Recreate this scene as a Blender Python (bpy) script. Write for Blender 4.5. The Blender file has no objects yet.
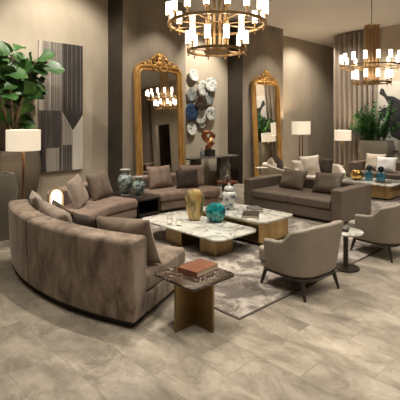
import bpy, bmesh, math, random
from math import sin, cos, pi, radians as rad, atan2, sqrt
from mathutils import Vector, Matrix
random.seed(7)
sc = bpy.context.scene
COL = sc.collection

# ------------------------------------------------------------------ materials
def mat(name, col=(.5,.5,.5), rough=.6, metal=0., spec=.5, **kw):
    m = bpy.data.materials.new(name); m.use_nodes = True
    b = m.node_tree.nodes['Principled BSDF']
    b.inputs['Base Color'].default_value = (*col, 1)
    b.inputs['Roughness'].default_value = rough
    b.inputs['Metallic'].default_value = metal
    b.inputs['Specular IOR Level'].default_value = spec
    for k, v in kw.items():
        b.inputs[k.replace('_', ' ')].default_value = v
    return m
def nt(m):
    return m.node_tree.nodes, m.node_tree.links, m.node_tree.nodes['Principled BSDF']
def coords(m, scale=(1,1,1), rot=(0,0,0), kind='Object'):
    n, l, b = nt(m)
    t = n.new('ShaderNodeTexCoord'); mp = n.new('ShaderNodeMapping')
    mp.inputs['Scale'].default_value = scale; mp.inputs['Rotation'].default_value = rot
    l.new(t.outputs[kind], mp.inputs['Vector'])
    return mp.outputs['Vector']
def noise(m, vec, scale=5, detail=4, rough=.55, dist=0.):
    n, l, b = nt(m)
    t = n.new('ShaderNodeTexNoise'); t.inputs['Scale'].default_value = scale
    t.inputs['Detail'].default_value = detail; t.inputs['Roughness'].default_value = rough
    t.inputs['Distortion'].default_value = dist
    l.new(vec, t.inputs['Vector']); return t.outputs['Fac']
def ramp(m, fac, stops):
    n, l, b = nt(m)
    r = n.new('ShaderNodeValToRGB'); e = r.color_ramp.elements
    while len(e) < len(stops): e.new(.5)
    for i, (p, c) in enumerate(stops):
        e[i].position = p; e[i].color = (*c, 1)
    l.new(fac, r.inputs['Fac']); return r.outputs['Color']
def mix(m, fac, a, bb, mode='MIX'):
    n, l, b = nt(m)
    x = n.new('ShaderNodeMix'); x.data_type = 'RGBA'; x.blend_type = mode
    for s, v in ((x.inputs[0], fac), (x.inputs[6], a), (x.inputs[7], bb)):
        if isinstance(v, (int, float)): s.default_value = v
        elif isinstance(v, tuple): s.default_value = (*v, 1)
        else: l.new(v, s)
    return x.outputs[2]
def tocol(m, c): nt(m)[1].new(c, nt(m)[2].inputs['Base Color'])
def bump(m, h, s=.3, d=.01):
    n, l, b = nt(m)
    x = n.new('ShaderNodeBump'); x.inputs['Strength'].default_value = s; x.inputs['Distance'].default_value = d
    l.new(h, x.inputs['Height']); l.new(x.outputs['Normal'], b.inputs['Normal'])
def mottled(name, c1, c2, scale=3, rough=.8, sc3=(1,1,1), bs=.1, lo=.35, hi=.65, **kw):
    m = mat(name, c1, rough, **kw)
    f = noise(m, coords(m, sc3), scale, 6, .6)
    tocol(m, ramp(m, f, [(lo, c1), (hi, c2)]))
    if bs: bump(m, f, bs, .01)
    return m
def velvet(name, c1, c2, sheen=.35, sc3=(1,1,1), scale=5):
    m = mat(name, c1, .85, Sheen_Weight=sheen, Sheen_Roughness=.4, Sheen_Tint=(.9,.8,.7,1), spec=.2)
    v = coords(m, sc3)
    f = noise(m, v, scale, 5, .6, .6)
    g = noise(m, v, scale*9, 3, .6)
    n, l, b = nt(m)
    mx = n.new('ShaderNodeMath'); mx.operation = 'MULTIPLY_ADD'; mx.inputs[1].default_value = .25
    l.new(g, mx.inputs[0]); l.new(f, mx.inputs[2])
    tocol(m, ramp(m, mx.outputs[0], [(.45, c1), (.8, c2)]))
    bump(m, f, .25, .015)
    return m
def emit(name, col, s):
    m = mat(name, col, .5)
    b = nt(m)[2]; b.inputs['Emission Color'].default_value = (*col, 1); b.inputs['Emission Strength'].default_value = s
    return m
def glass(name, col, rough=.02, trans=1., ior=1.45):
    return mat(name, col, rough, 0, .5, Transmission_Weight=trans, IOR=ior)

M = {}
# floor: long stone-look tiles
m = M['floor'] = mat('floor_tile', (.3,.25,.2), .38, spec=.4)
n, l, b = nt(m)
v = coords(m, (1,1,1), (0,0,pi/2))
mp = v.node; mp.inputs['Location'].default_value = (.18, .02, 0)
br = n.new('ShaderNodeTexBrick'); br.inputs['Scale'].default_value = 1
br.inputs['Brick Width'].default_value = .715; br.inputs['Row Height'].default_value = .357
br.inputs['Mortar Size'].default_value = .002; br.inputs['Mortar Smooth'].default_value = .2
br.offset = .5
br.inputs['Color1'].default_value = (.30,.30,.30,1); br.inputs['Color2'].default_value = (.72,.72,.72,1)
l.new(v, br.inputs['Vector'])
v2 = coords(m, (1, .55, 1))
# shift the stone pattern from tile to tile
ad = n.new('ShaderNodeVectorMath'); ad.operation = 'MULTIPLY_ADD'; ad.inputs[1].default_value = (7, 5, 3)
l.new(br.outputs['Color'], ad.inputs[0]); l.new(v2, ad.inputs[2])
f1 = noise(m, ad.outputs[0], 4.2, 10, .72, .35)
c = ramp(m, f1, [(.32, (.105,.088,.070)), (.44, (.210,.180,.145)), (.54, (.315,.274,.222)), (.68, (.45,.40,.33))])
fv = noise(m, ad.outputs[0], 2.2, 8, .65, .8)
va = n.new('ShaderNodeMath'); va.operation = 'SUBTRACT'; va.inputs[1].default_value = .5; l.new(fv, va.inputs[0])
vb = n.new('ShaderNodeMath'); vb.operation = 'ABSOLUTE'; l.new(va.outputs[0], vb.inputs[0])
f2 = noise(m, coords(m), .8, 3)
c = mix(m, .3, c, ramp(m, f2, [(.35, (.16,.143,.124)), (.65, (.38,.335,.272))]))
c = mix(m, 1., c, ramp(m, vb.outputs[0], [(.0, (.82,.81,.80)), (.022, (1,1,1))]), 'MULTIPLY')
tint = ramp(m, br.outputs['Color'], [(.3, (.90,.89,.88)), (.72, (1.08,1.07,1.04))])
c = mix(m, 1., c, tint, 'MULTIPLY')
c = mix(m, br.outputs['Fac'], c, (.17,.145,.12))
tocol(m, c)
rr = n.new('ShaderNodeMapRange'); rr.inputs[3].default_value = .32; rr.inputs[4].default_value = .52
l.new(f1, rr.inputs[0]); l.new(rr.outputs[0], b.inputs['Roughness'])
bump(m, f1, .06, .01)

M['plaster'] = mottled('wall_plaster', (.375,.315,.240), (.450,.382,.298), 1.3, .75, (1,1,.6), .05)
M['block'] = mottled('block_plaster', (.165,.132,.098), (.290,.238,.182), 1.6, .7, (1,1,.45), .12, .3, .7)
M['dark_trim'] = mottled('dark_trim', (.028,.022,.016), (.042,.033,.024), 3, .5, (1,1,1), 0)
M['ceiling'] = mottled('ceiling_paint', (.68,.64,.60), (.72,.68,.64), 1, .9, (1,1,1), 0)
M['curtain'] = mottled('curtain_cloth', (.24,.195,.16), (.29,.24,.20), 3, .9, (8,8,.4), .1)
M['sheer'] = mottled('curtain_edge', (.30,.25,.20), (.36,.30,.24), 3, .9, (8,8,.4), .1)
M['velvet'] = velvet('taupe_velvet', (.105,.075,.056), (.30,.232,.182), .3, (1.6,1.6,.7), 4.5)
M['velvet_rose'] = velvet('rose_taupe_velvet', (.185,.130,.102), (.30,.222,.182), .3)
M['pillow_light'] = velvet('pale_taupe_velvet', (.22,.17,.135), (.36,.29,.24), .35)
M['pillow_dark'] = velvet('dark_brown_velvet', (.045,.033,.026), (.078,.058,.047), .15)
M['pillow_taupe'] = velvet('taupe_velvet_cushion', (.115,.084,.062), (.20,.152,.116), .35)
M['sofa_leather'] = mottled('brown_leather', (.098,.070,.052), (.125,.092,.070), 4, .5, (1,1,1), .08)
M['sofa_leather1'] = mottled('mid_brown_leather', (.145,.113,.090), (.175,.138,.112), 4, .45, (1,1,1), .08)
M['sofa_leather2'] = mottled('taupe_leather', (.155,.120,.094), (.19,.150,.120), 4, .5, (1,1,1), .08)
M['plinth'] = mat('black_plinth', (.012,.010,.009), .5)
M['darkwood'] = mottled('dark_wood', (.018,.012,.010), (.035,.024,.018), 8, .3, (1,1,8), 0)
M['redwood'] = mottled('red_wood', (.13,.035,.018), (.20,.06,.03), 6, .3, (1,6,1), 0)
M['armchair'] = mottled('armchair_leather', (.250,.212,.172), (.285,.245,.200), 6, .55, (1,1,1), .05)
M['chairleg'] = mat('dark_leg_wood', (.022,.016,.012), .4)
M['cream'] = mottled('cream_cloth', (.60,.53,.45), (.68,.61,.53), 6, .9, (1,1,1), .1)
M['cream2'] = mottled('beige_cloth', (.42,.35,.28), (.50,.43,.35), 6, .9, (1,1,1), .1)
M['white_cloth'] = mottled('white_cloth', (.66,.64,.64), (.74,.72,.72), 6, .9, (1,1,1), .1)
# brass / bronze / gold
def metalm(name, c1, c2, rough, sc3=(1,1,.1), scale=6):
    m = mat(name, c1, rough, 1.)
    f = noise(m, coords(m, sc3), scale, 4)
    tocol(m, ramp(m, f, [(.35, c1), (.65, c2)]))
    return m
M['brass'] = metalm('brushed_brass', (.40,.27,.12), (.55,.39,.19), .28)
M['bronze'] = metalm('aged_bronze', (.22,.155,.075), (.33,.235,.12), .36)
M['chand'] = metalm('chandelier_brass', (.55,.38,.20), (.66,.47,.27), .28)
M['gilt'] = mottled('gilded_wood', (.40,.20,.05), (.62,.36,.12), 9, .42, (1,1,.3), .3, metal=.55)
M['mirror'] = mat('mirror_glass', (.86,.85,.82), .01, 1.)
# marbles
def marble(name, base, vein, scale, lo, hi, rough=.12):
    m = mat(name, base, rough)
    v = coords(m)
    n, l, b = nt(m)
    w = n.new('ShaderNodeTexNoise'); w.inputs['Scale'].default_value = scale; w.inputs['Detail'].default_value = 6
    w.inputs['Distortion'].default_value = 1.2; l.new(v, w.inputs['Vector'])
    a = n.new('ShaderNodeMath'); a.operation = 'SUBTRACT'; a.inputs[1].default_value = .5
    l.new(w.outputs['Fac'], a.inputs[0])
    a2 = n.new('ShaderNodeMath'); a2.operation = 'ABSOLUTE'; l.new(a.outputs[0], a2.inputs[0])
    c = ramp(m, a2.outputs[0], [(lo, vein), (hi, base)])
    c2 = ramp(m, noise(m, v, scale*.5, 3), [(.4, (1,1,1)), (.7, (.86,.85,.83))])
    tocol(m, mix(m, 1., c, c2, 'MULTIPLY'))
    return m
M['marble_white'] = marble('white_marble', (.62,.61,.565), (.27,.27,.24), 3.0, .0, .06)
M['marble_dark'] = marble('dark_marble', (.040,.026,.019), (.34,.30,.26), 7, .0, .016)
M['stone_dark'] = marble('console_stone', (.06,.052,.045), (.20,.18,.16), 4, .0, .06, .3)
# rug
m = M['rug'] = mat('rug_pile', (.3,.25,.22), .95, Sheen_Weight=.25, spec=.1)
v = coords(m)
f = noise(m, v, 3.8, 9, .68, .9)
c = ramp(m, f, [(.39, (.070,.054,.045)), (.47, (.140,.113,.094)), (.53, (.30,.256,.218)), (.61, (.47,.42,.37))])
g = noise(m, v, 40, 2)
tocol(m, mix(m, .2, c, ramp(m, g, [(.4, (.16,.13,.12)), (.6, (.40,.355,.33))])))
bump(m, g, .4, .01)
M['rug_edge'] = mat('rug_binding', (.10,.075,.065), .9)
M['shade'] = emit('lit_lamp_shade', (1.0,.84,.62), .42)
M['shade'].node_tree.nodes['Principled BSDF'].inputs['Base Color'].default_value = (.5,.42,.33,1)
M['candle'] = emit('lit_opal_glass', (1.0,.83,.62), 3.2)
M['votive'] = emit('candle_wax', (1.0,.80,.55), .7)
M['glow'] = emit('glowing_globe', (1.0,.93,.82), 3.0)
M['leaf'] = mottled('fig_leaf', (.022,.075,.016), (.060,.15,.033), 5, .45, (1,1,1), .15)
M['leaf'].node_tree.nodes['Principled BSDF'].inputs['Specular IOR Level'].default_value = .6
M['leaf_zz'] = mottled('glossy_leaf', (.022,.085,.022), (.075,.19,.06), 9, .3, (1,1,1), 0)
M['stem_green'] = mat('green_stem', (.05,.10,.03), .5)
M['bark'] = mottled('bark', (.10,.065,.04), (.17,.12,.08), 20, .9)
M['planter'] = mottled('planter_lacquer', (.105,.092,.070), (.125,.110,.086), 2, .35, (1,1,1), 0)
M['planter_pale'] = mottled('pale_planter', (.16,.145,.115), (.19,.17,.135), 2, .4, (1,1,1), 0)
M['soil'] = mottled('soil', (.02,.015,.01), (.04,.03,.02), 30, 1.)
M['porcelain'] = mat('porcelain', (.6,.62,.62), .12)
def porcelain(name, scale=16, th=.5):
    m = mat(name, (.6,.6,.6), .12)
    v = coords(m)
    f = noise(m, v, scale, 4, .6, 1.5); g = noise(m, v, scale*.6, 3, .5, .4)
    c = ramp(m, f, [(.40, (.045,.07,.09)), (.47, (.17,.21,.22)), (.54, (.42,.44,.42)), (.62, (.55,.55,.52))])
    c2 = ramp(m, g, [(.42, (.62,.78,.76)), (.6, (1,1,.98))])
    tocol(m, mix(m, 1., c, c2, 'MULTIPLY')); return m
M['porc'] = porcelain('painted_porcelain', 15)
M['porc3'] = porcelain('blue_white_porcelain', 24)
M['porc3'] = disc_jar = mat('jar_porcelain', (.6,.6,.6), .12)
_f = noise(disc_jar, coords(disc_jar), 13, 4, .6, 1.)
tocol(disc_jar, ramp(disc_jar, _f, [(.38, (.04,.065,.11)), (.44, (.25,.29,.33)), (.49, (.60,.61,.58)), (.6, (.68,.67,.63))]))
M['porc_rim'] = mat('porcelain_rim', (.52,.53,.50), .15)
M['amber'] = mat('amber_glass', (.80,.55,.18), .05, .15, .6, Transmission_Weight=.55, IOR=1.25, Coat_Weight=.5)
_am = M['amber']; tocol(_am, ramp(_am, noise(_am, coords(_am, (1,1,.5)), 5, 2, .5, 1.5), [(.38, (.42,.33,.16)), (.48, (.95,.72,.32)), (.62, (.85,.50,.10)), (.72, (1,.93,.75))]))
M['amber_in'] = mat('amber_core', (.95,.62,.12), .15, .0)
M['teal'] = mat('teal_glass', (.02,.42,.42), .03, 0, .8, Transmission_Weight=.35, IOR=1.45, Coat_Weight=.6)
_t = M['teal']; tocol(_t, ramp(_t, noise(_t, coords(_t), 9, 3, .5, 2.), [(.35, (.0,.09,.12)), (.5, (.01,.34,.35)), (.66, (.10,.62,.58))]))
M['clear'] = mat('clear_glass', (.95,.97,.96), .02, 0, .5, Transmission_Weight=.95, IOR=1.3)
M['blue_glass'] = mat('blue_glass', (.10,.36,.50), .04, 0, .6, Transmission_Weight=.5)
M['black_glass'] = mat('black_glass', (.012,.02,.03), .08)
M['gold_glass'] = metalm('gold_glass', (.55,.33,.10), (.85,.6,.25), .15)
M['copper'] = metalm('copper_bronze', (.30,.11,.045), (.55,.24,.10), .28, (1,1,1), 8)
M['black'] = mat('black_stone', (.012,.012,.012), .35)
M['book_brown'] = mottled('book_leather', (.16,.055,.028), (.23,.085,.045), 12, .5)
M['book_dark'] = mat('dark_cover', (.035,.026,.022), .4)
M['book_grey'] = mat('grey_cover', (.12,.115,.11), .5)
M['book_beige'] = mat('beige_cover', (.34,.28,.22), .6)
M['paper'] = mottled('pages', (.50,.42,.31), (.66,.58,.46), 60, .9, (1,1,12), 0)
M['canvas'] = mottled('canvas', (.50,.46,.41), (.55,.51,.46), 4, .9, (1,1,1), .05)
M['ink'] = mottled('black_paint', (.012,.012,.014), (.022,.021,.023), 5, .6)
M['a_cream'] = mottled('art_cream', (.56,.51,.45), (.68,.63,.56), 5, .8, (1,1,.3), 0)
M['a_mid'] = mottled('art_grey', (.085,.075,.068), (.21,.19,.17), 4, .8, (2,1,.4), 0)
M['a_dark'] = mottled('art_charcoal', (.030,.024,.022), (.052,.043,.040), 5, .7, (1,1,.3), 0)
M['a_black'] = mat('art_black', (.012,.010,.010), .7)
M['a_light'] = mottled('art_taupe', (.38,.33,.28), (.52,.46,.40), 5, .8, (3,1,.3), 0)
def disc_mat(name, cs, sc_=9, metal=.3, rough=.3):
    m = mat(name, cs[0], rough, metal)
    f = noise(m, coords(m), sc_, 5, .6, 1.5)
    tocol(m, ramp(m, f, [(.38, cs[0]), (.5, cs[1]), (.62, cs[2])])); return m
M['d_white'] = disc_mat('disc_marbled', [(.10,.11,.115), (.55,.55,.52), (.68,.68,.64)], metal=.05)
M['d_grey'] = disc_mat('disc_grey', [(.10,.12,.12), (.24,.26,.25), (.42,.43,.40)])
M['d_navy'] = disc_mat('disc_navy', [(.010,.022,.055), (.022,.045,.10), (.04,.075,.15)])
M['d_brown'] = disc_mat('disc_brown', [(.018,.013,.010), (.045,.032,.023), (.10,.075,.05)])
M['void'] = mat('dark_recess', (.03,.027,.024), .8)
M['walnut'] = mottled('walnut_stem', (.10,.045,.022), (.16,.075,.04), 8, .35, (1,1,.2), 0)

# ------------------------------------------------------------------ helpers
def ob(name, bm, m, parent=None, bev=0, seg=2, sub=0, smooth=True, world=False, angle=35):
    me = bpy.data.meshes.new(name)
    if world and parent is not None:
        bmesh.ops.transform(bm, matrix=parent['_inv'] if False else (Matrix.Rotation(-parent.rotation_euler.z, 4, 'Z') @ Matrix.Translation(-Vector(parent.location))), verts=bm.verts)
    bmesh.ops.recalc_face_normals(bm, faces=bm.faces)
    bm.to_mesh(me); bm.free()
    o = bpy.data.objects.new(name, me); COL.objects.link(o)
    for mm in (m if isinstance(m, (list, tuple)) else [m]): me.materials.append(M[mm] if isinstance(mm, str) else mm)
    if parent is not None: o.parent = parent
    if smooth:
        for p in me.polygons: p.use_smooth = True
        if angle < 180: me.set_sharp_from_angle(angle=rad(angle))
    if bev:
        md = o.modifiers.new('bevel', 'BEVEL'); md.width = bev; md.segments = seg; md.limit_method = 'ANGLE'; md.angle_limit = rad(40)
        for p in me.polygons: p.use_smooth = True
        if not sub:
            me.set_sharp_from_angle(angle=rad(180))
            w = o.modifiers.new('wn', 'WEIGHTED_NORMAL')
    if sub:
        md = o.modifiers.new('sub', 'SUBSURF'); md.levels = sub; md.render_levels = sub
    return o
def thing(name, label, cat, loc=(0,0,0), rz=0, group=None):
    o = bpy.data.objects.new(name, None); COL.objects.link(o)
    o.empty_display_size = .1
    o.location = loc; o.rotation_euler = (0, 0, rz); o['label'] = label; o['category'] = cat
    if group: o['group'] = group
    return o
def tag(o, label, cat, group=None):
    o['label'] = label; o['category'] = cat
    if group: o['group'] = group
    return o
def struct(name, bm, m, **k):
    o = ob(name, bm, m, **k); o['kind'] = 'structure'; return o
def NB(): return bmesh.new()
def box(bm, x0, x1, y0, y1, z0, z1, mi=0):
    v = [bm.verts.new((x, y, z)) for x in (x0, x1) for y in (y0, y1) for z in (z0, z1)]
    for q in ((0,1,3,2), (4,6,7,5), (0,4,5,1), (2,3,7,6), (0,2,6,4), (1,5,7,3)):
        f = bm.faces.new([v[i] for i in q]); f.material_index = mi
    return bm
def poly(bm, pts, z0, z1, mi=0):
    a = [bm.verts.new((x, y, z0)) for x, y in pts]; c = [bm.verts.new((x, y, z1)) for x, y in pts]
    n = len(pts)
    fs = [bm.faces.new(a[::-1]), bm.faces.new(c)]
    for i in range(n): fs.append(bm.faces.new((a[i], a[(i+1)%n], c[(i+1)%n], c[i])))
    for f in fs: f.material_index = mi
    return bm
def lathe(bm, prof, n=24, cx=0, cy=0, sx=1, sy=1, cap=True):
    rings = []
    for r, z in prof:
        rings.append([bm.verts.new((cx+sx*r*cos(2*pi*i/n), cy+sy*r*sin(2*pi*i/n), z)) for i in range(n)])
    for a, c in zip(rings, rings[1:]):
        for i in range(n): bm.faces.new((a[i], a[(i+1)%n], c[(i+1)%n], c[i]))
    if cap:
        bm.faces.new(rings[0][::-1]); bm.faces.new(rings[-1])
    return bm
def tube(bm, pts, r, n=10, closed=False):
    pts = [Vector(p) for p in pts]; rs = r if isinstance(r, (list, tuple)) else [r]*len(pts)
    rings = []; N = len(pts); up = Vector((0, 0, 1)); prev = None
    for i, p in enumerate(pts):
        if closed: t = pts[(i+1) % N]-pts[i-1]
        else: t = pts[min(i+1, N-1)]-pts[max(i-1, 0)]
        t.normalize()
        if prev is None:
            a = t.cross(up)
            if a.length < .1: a = t.cross(Vector((1, 0, 0)))
        else: a = prev-t*prev.dot(t)
        a.normalize(); prev = a; c = t.cross(a)
        rings.append([bm.verts.new(p+rs[i]*(cos(2*pi*k/n)*a+sin(2*pi*k/n)*c)) for k in range(n)])
    for i in range(N if closed else N-1):
        A = rings[i]; B = rings[(i+1) % N]
        off = 0
        if closed and i == N-1:
            off = min(range(n), key=lambda o_: (A[0].co-B[o_].co).length)
        for k in range(n): bm.faces.new((A[k], A[(k+1)%n], B[(k+1+off)%n], B[(k+off)%n]))
    if not closed: bm.faces.new(rings[0][::-1]); bm.faces.new(rings[-1])
    return bm
def rrect(x0, x1, y0, y1, r, n=6):
    P = []
    for cx, cy, a in ((x1-r, y1-r, 0), (x0+r, y1-r, 90), (x0+r, y0+r, 180), (x1-r, y0+r, 270)):
        for i in range(n+1):
            t = rad(a+90*i/n); P.append((cx+r*cos(t), cy+r*sin(t)))
    return P
def cushion(name, w, h, t, m, loc, rz, lean, label, cat='cushion', group=None, roll=0, seed=0, piping=None):
    """upright square cushion: width along local x, standing on its lower edge, front towards local -y, leaning back (top to +y)."""
    R = random.Random(seed*13+5); bm = NB(); N = 14
    ph = [R.uniform(0, 6) for _ in range(4)]
    def P(u, v, s):
        # corners pulled out, edges pulled in
        x = u*(1-.07*(1-u*u)*0-.06*(1-abs(u)**2)*0)*(1-.075*(1-v*v)); x = u*(1-.07*(1-v*v)*abs(u))
        z = v*(1-.07*(1-u*u)*abs(v))
        b = (max(0, 1-u**4)*max(0, 1-v**4))**.62
        wr = .07*sin(4*u+ph[0]+2*v)+.06*sin(5*v+ph[1]-3*u)
        return Vector((x*w/2, s*t/2*b*(1+wr), h/2+z*h/2))
    g = {}
    for s in (-1, 1):
        for i in range(N+1):
            for j in range(N+1):
                u = -1+2*i/N; v = -1+2*j/N; u = sin(u*pi/2)*.35+u*.65; v = sin(v*pi/2)*.35+v*.65
                if s == 1 and (i in (0, N) or j in (0, N)): g[s, i, j] = g[-1, i, j]; continue
                g[s, i, j] = bm.verts.new(P(u, v, s))
    for s in (-1, 1):
        for i in range(N):
            for j in range(N):
                q = [g[s, i, j], g[s, i+1, j], g[s, i+1, j+1], g[s, i, j+1]]
                bm.faces.new(q if s == -1 else q[::-1])
    Mx = Matrix.Rotation(-lean, 4, 'X')@Matrix.Translation((0, 0, h/2))@Matrix.Rotation(roll, 4, 'Y')@Matrix.Translation((0, 0, -h/2))
    bmesh.ops.transform(bm, matrix=Mx, verts=bm.verts)
    o = ob(name, bm, m, angle=180)
    o.location = loc; o.rotation_euler = (0, 0, rz)
    return tag(o, label, cat, group)
def dup(root, loc=None, rz=None, label=None, group=None):
    r = root.copy(); COL.objects.link(r)
    if loc is not None: r.location = loc
    if rz is not None: r.rotation_euler = (0, 0, rz)
    if label: r['label'] = label
    if group: r['group'] = group
    for ch in root.children:
        c = ch.copy(); COL.objects.link(c); c.parent = r
        for g in ch.children:
            d = g.copy(); COL.objects.link(d); d.parent = c
    return r
def light(kind, loc, power, col=(1,.8,.6), target=None, size=.1, spot=60, blend=.4, **k):
    ld = bpy.data.lights.new('lamp_light', kind); ld.energy = power; ld.color = col
    if kind == 'SPOT': ld.spot_size = rad(spot); ld.spot_blend = blend; ld.shadow_soft_size = size
    elif kind == 'POINT': ld.shadow_soft_size = size
    elif kind == 'AREA': ld.size = size; ld.shape = 'DISK'
    o = bpy.data.objects.new(kind.lower()+'_light', ld); COL.objects.link(o); o.location = loc
    if target is not None:
        o.rotation_euler = (Vector(target)-Vector(loc)).to_track_quat('-Z', 'Y').to_euler()
    return o

# ------------------------------------------------------------------ the room
H = 4.67; WY = 8.3; WX = 13.0
struct('floor', box(NB(), -4, 17, -8, 9, -.1, 0), 'floor', smooth=False)
struct('ceiling', box(NB(), -4, 17, -8, 9, H, H+.1), 'ceiling', smooth=False)
struct('wall_left', box(NB(), -4, 17, WY, WY+.2, 0, H), 'plaster', smooth=False)
struct('wall_side', box(NB(), -4.2, -4, -8, 9, 0, H), 'plaster', smooth=False)
struct('wall_back', box(NB(), -4, 17, -8.2, -8, 0, H), 'plaster', smooth=False)
bm = NB(); box(bm, WX, WX+.2, -1.9, 7.0, 0, H); box(bm, WX, WX+.2, -8, -3.2, 0, H); box(bm, WX, WX+.2, -3.2, -1.9, 2.55, H)
struct('wall_right', bm, 'plaster', smooth=False)
struct('wall_far', box(NB(), 16.8, 17, -8, 9, 0, H), 'block', smooth=False)
# room glimpsed through the opening in the right wall (mirror reflection)
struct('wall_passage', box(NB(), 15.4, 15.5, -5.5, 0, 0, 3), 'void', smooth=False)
for i, (x0, x1) in enumerate(((5.07, 6.90), (9.06, 11.0))):
    struct('wall_pier_%d' % (i+1), box(NB(), x0, x1, 7.74, WY, 0, H), 'block', smooth=False)
    struct('trim_%d' % (i+1), box(NB(), x0-.02, x0, 7.74, WY, 0, H), 'dark_trim', smooth=False)
struct('baseboard_left', box(NB(), -4, 5.0, WY-.02, WY, 0, .09), 'plaster', smooth=False)
# curtains: wavy sheets of cloth
def curtain(x, y0, y1, z0, z1, label, amp=.075, wl=.17, mm='curtain', ph=0):
    bm = NB(); n = int((y1-y0)/wl*14); R = random.Random(int(y1*10))
    cols = []
    for i in range(n+1):
        y = y0+(y1-y0)*i/n
        a = 2*pi*(y-y0)/wl+ph+.7*sin(y*3.1)
        dx = amp*(sin(a)+.25*sin(2*a+1)); dy = .02*cos(a)
        cols.append([bm.verts.new((x+s+dx*(1-.15*k), y+dy, z)) for s in (0, .012) for k, z in ((0, z0), (1, z1))])
    for A, B in zip(cols, cols[1:]):
        bm.faces.new((A[0], B[0], B[1], A[1])); bm.faces.new((A[2], A[3], B[3], B[2]))
        bm.faces.new((A[1], B[1], B[3], A[3])); bm.faces.new((A[0], A[2], B[2], B[0]))
    for A in (cols[0], cols[-1]): bm.faces.new((A[0], A[1], A[3], A[2]))
    return tag(ob('curtain', bm, mm, angle=60), label, 'curtain')
curtain(12.85, 5.66, 6.98, .01, 4.6, 'taupe floor-length curtain behind the floor lamp with the thin stem')
curtain(12.85, -7.8, -3.45, .01, 4.6, 'taupe curtain seen only as a reflection in the gilded mirror by the porcelain vases')

# ------------------------------------------------------------------ rugs
t = thing('area_rug', 'mottled mauve-grey rug under the marble coffee tables', 'rug', (4.5, 4.2, 0))
ob('rug_pile', box(NB(), 2.83, 6.38, 2.46, 5.88, .001, .013), 'rug', t, bev=.004, world=True)
bm = NB()
for a in ((2.81, 2.83, 2.44, 5.9), (6.38, 6.40, 2.44, 5.9), (2.83, 6.38, 2.44, 2.46), (2.83, 6.38, 5.88, 5.9)): box(bm, *a, .001, .011)
ob('rug_binding', bm, 'rug_edge', t, world=True)
t = thing('area_rug', 'pale mottled rug under the brass-sided table of the far seating group', 'rug', (9.5, 3.6, 0))
ob('rug_pile', box(NB(), 7.8, 10.75, 1.6, 5.2, .001, .013), 'rug', t, bev=.004, world=True)
bm = NB()
for a in ((7.78, 7.8, 1.58, 5.22), (10.75, 10.77, 1.58, 5.22), (7.8, 10.75, 1.58, 1.6), (7.8, 10.75, 5.2, 5.22)): box(bm, *a, .001, .011)
ob('rug_binding', bm, 'rug_edge', t, world=True)

# ------------------------------------------------------------------ curved sofas
CX, CY = 5.06, 4.3
def arc(r, a0, a1, n=24, c=(CX, CY)):
    return [(c[0]-r*cos(rad(a0+(a1-a0)*i/n)), c[1]+r*sin(rad(a0+(a1-a0)*i/n))) for i in range(n+1)]
def ring(r0, r1, a0, a1, n=24, c=(CX, CY)): return arc(r1, a0, a1, n, c)+arc(r0, a0, a1, n, c)[::-1]
# sofa A (front left): two curved modules seen from behind
def backarc(bm, c, r0, r1, a0, a1, z0, z1, b=.05, n=28, flare=.03):
    """curved backrest with a rounded crown; (cross-section swept round the arc)"""
    w = r1-r0
    cs = [(r0, z0)]+[(r0, z1-b)]
    for k in range(1, 6): t_ = pi/2*k/5; cs.append((r0+b-b*cos(t_), z1-b+b*sin(t_)))
    for k in range(0, 6): t_ = pi/2*k/5; cs.append((r1-b+b*sin(t_)+0, z1-b+b*cos(t_)))
    cs.append((r1-flare*.3, (z0+z1)/2)); cs.append((r1-flare, z0))
    rows = []
    eb = .035
    for i in range(n+1):
        a = rad(a0+(a1-a0)*i/n)
        rows.append([bm.verts.new((c[0]-r*cos(a), c[1]+r*sin(a), z)) for r, z in cs])
    m_ = len(cs)
    for A, B in zip(rows, rows[1:]):
        for k in range(m_): bm.faces.new((A[k], A[(k+1)%m_], B[(k+1)%m_], B[k]))
    bm.faces.new(rows[0]); bm.faces.new(rows[-1][::-1])
    return bm
sA = thing('curved_sofa', 'large curved taupe velvet sofa seen from behind, nearest the viewer', 'sofa', (2.3, 4.1, 0))
for a0, a1 in ((-24.6, 1.0), (1.3, 21.5)):
    ob('backrest', backarc(NB(), (CX, CY), 3.12, 3.37, a0, a1, .06, .76), 'velvet', sA, bev=.025, seg=3, world=True)
    ob('seat_base', poly(NB(), ring(2.3, 3.11, a0, a1), .06, .235), 'velvet', sA, bev=.02, world=True)
    ob('seat_cushion', poly(NB(), ring(2.26, 3.11, a0, a1), .24, .41), 'velvet', sA, bev=.05, seg=4, world=True)
ob('plinth', poly(NB(), ring(2.36, 3.29, -23.6, 20.6), .0, .06), 'plinth', sA, world=True)
def polar(r, a, z=0, c=(CX, CY)): return (c[0]-r*cos(rad(a)), c[1]+r*sin(rad(a)), z)
def rz_for(a): return rad(90-a)  # cushion front (-y) faces the centre

# sofa B (back left) from plan curves
def bez(p, n=12):
    out = []
    for i in range(n+1):
        t_ = i/n; q = [Vector(x) for x in p]
        while len(q) > 1: q = [q[k]*(1-t_)+q[k+1]*t_ for k in range(len(q)-1)]
        out.append(tuple(q[0]))
    return out
def inset_poly(P, d):
    n = len(P); out = []
    A = sum(P[i][0]*P[(i+1)%n][1]-P[(i+1)%n][0]*P[i][1] for i in range(n)); s = 1 if A > 0 else -1
    for i in range(n):
        a = Vector(P[i-1]); b_ = Vector(P[i]); c = Vector(P[(i+1)%n])
        e1 = (b_-a).normalized(); e2 = (c-b_).normalized()
        n1 = Vector((-e1.y, e1.x))*s; n2 = Vector((-e2.y, e2.x))*s
        nn = (n1+n2).normalized(); k = d/max(.5, nn.dot(n1)); out.append(tuple(b_+nn*k))
    return out
front = bez([(3.16, 5.66), (3.55, 6.02), (3.95, 6.12), (4.40, 6.20)])
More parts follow.
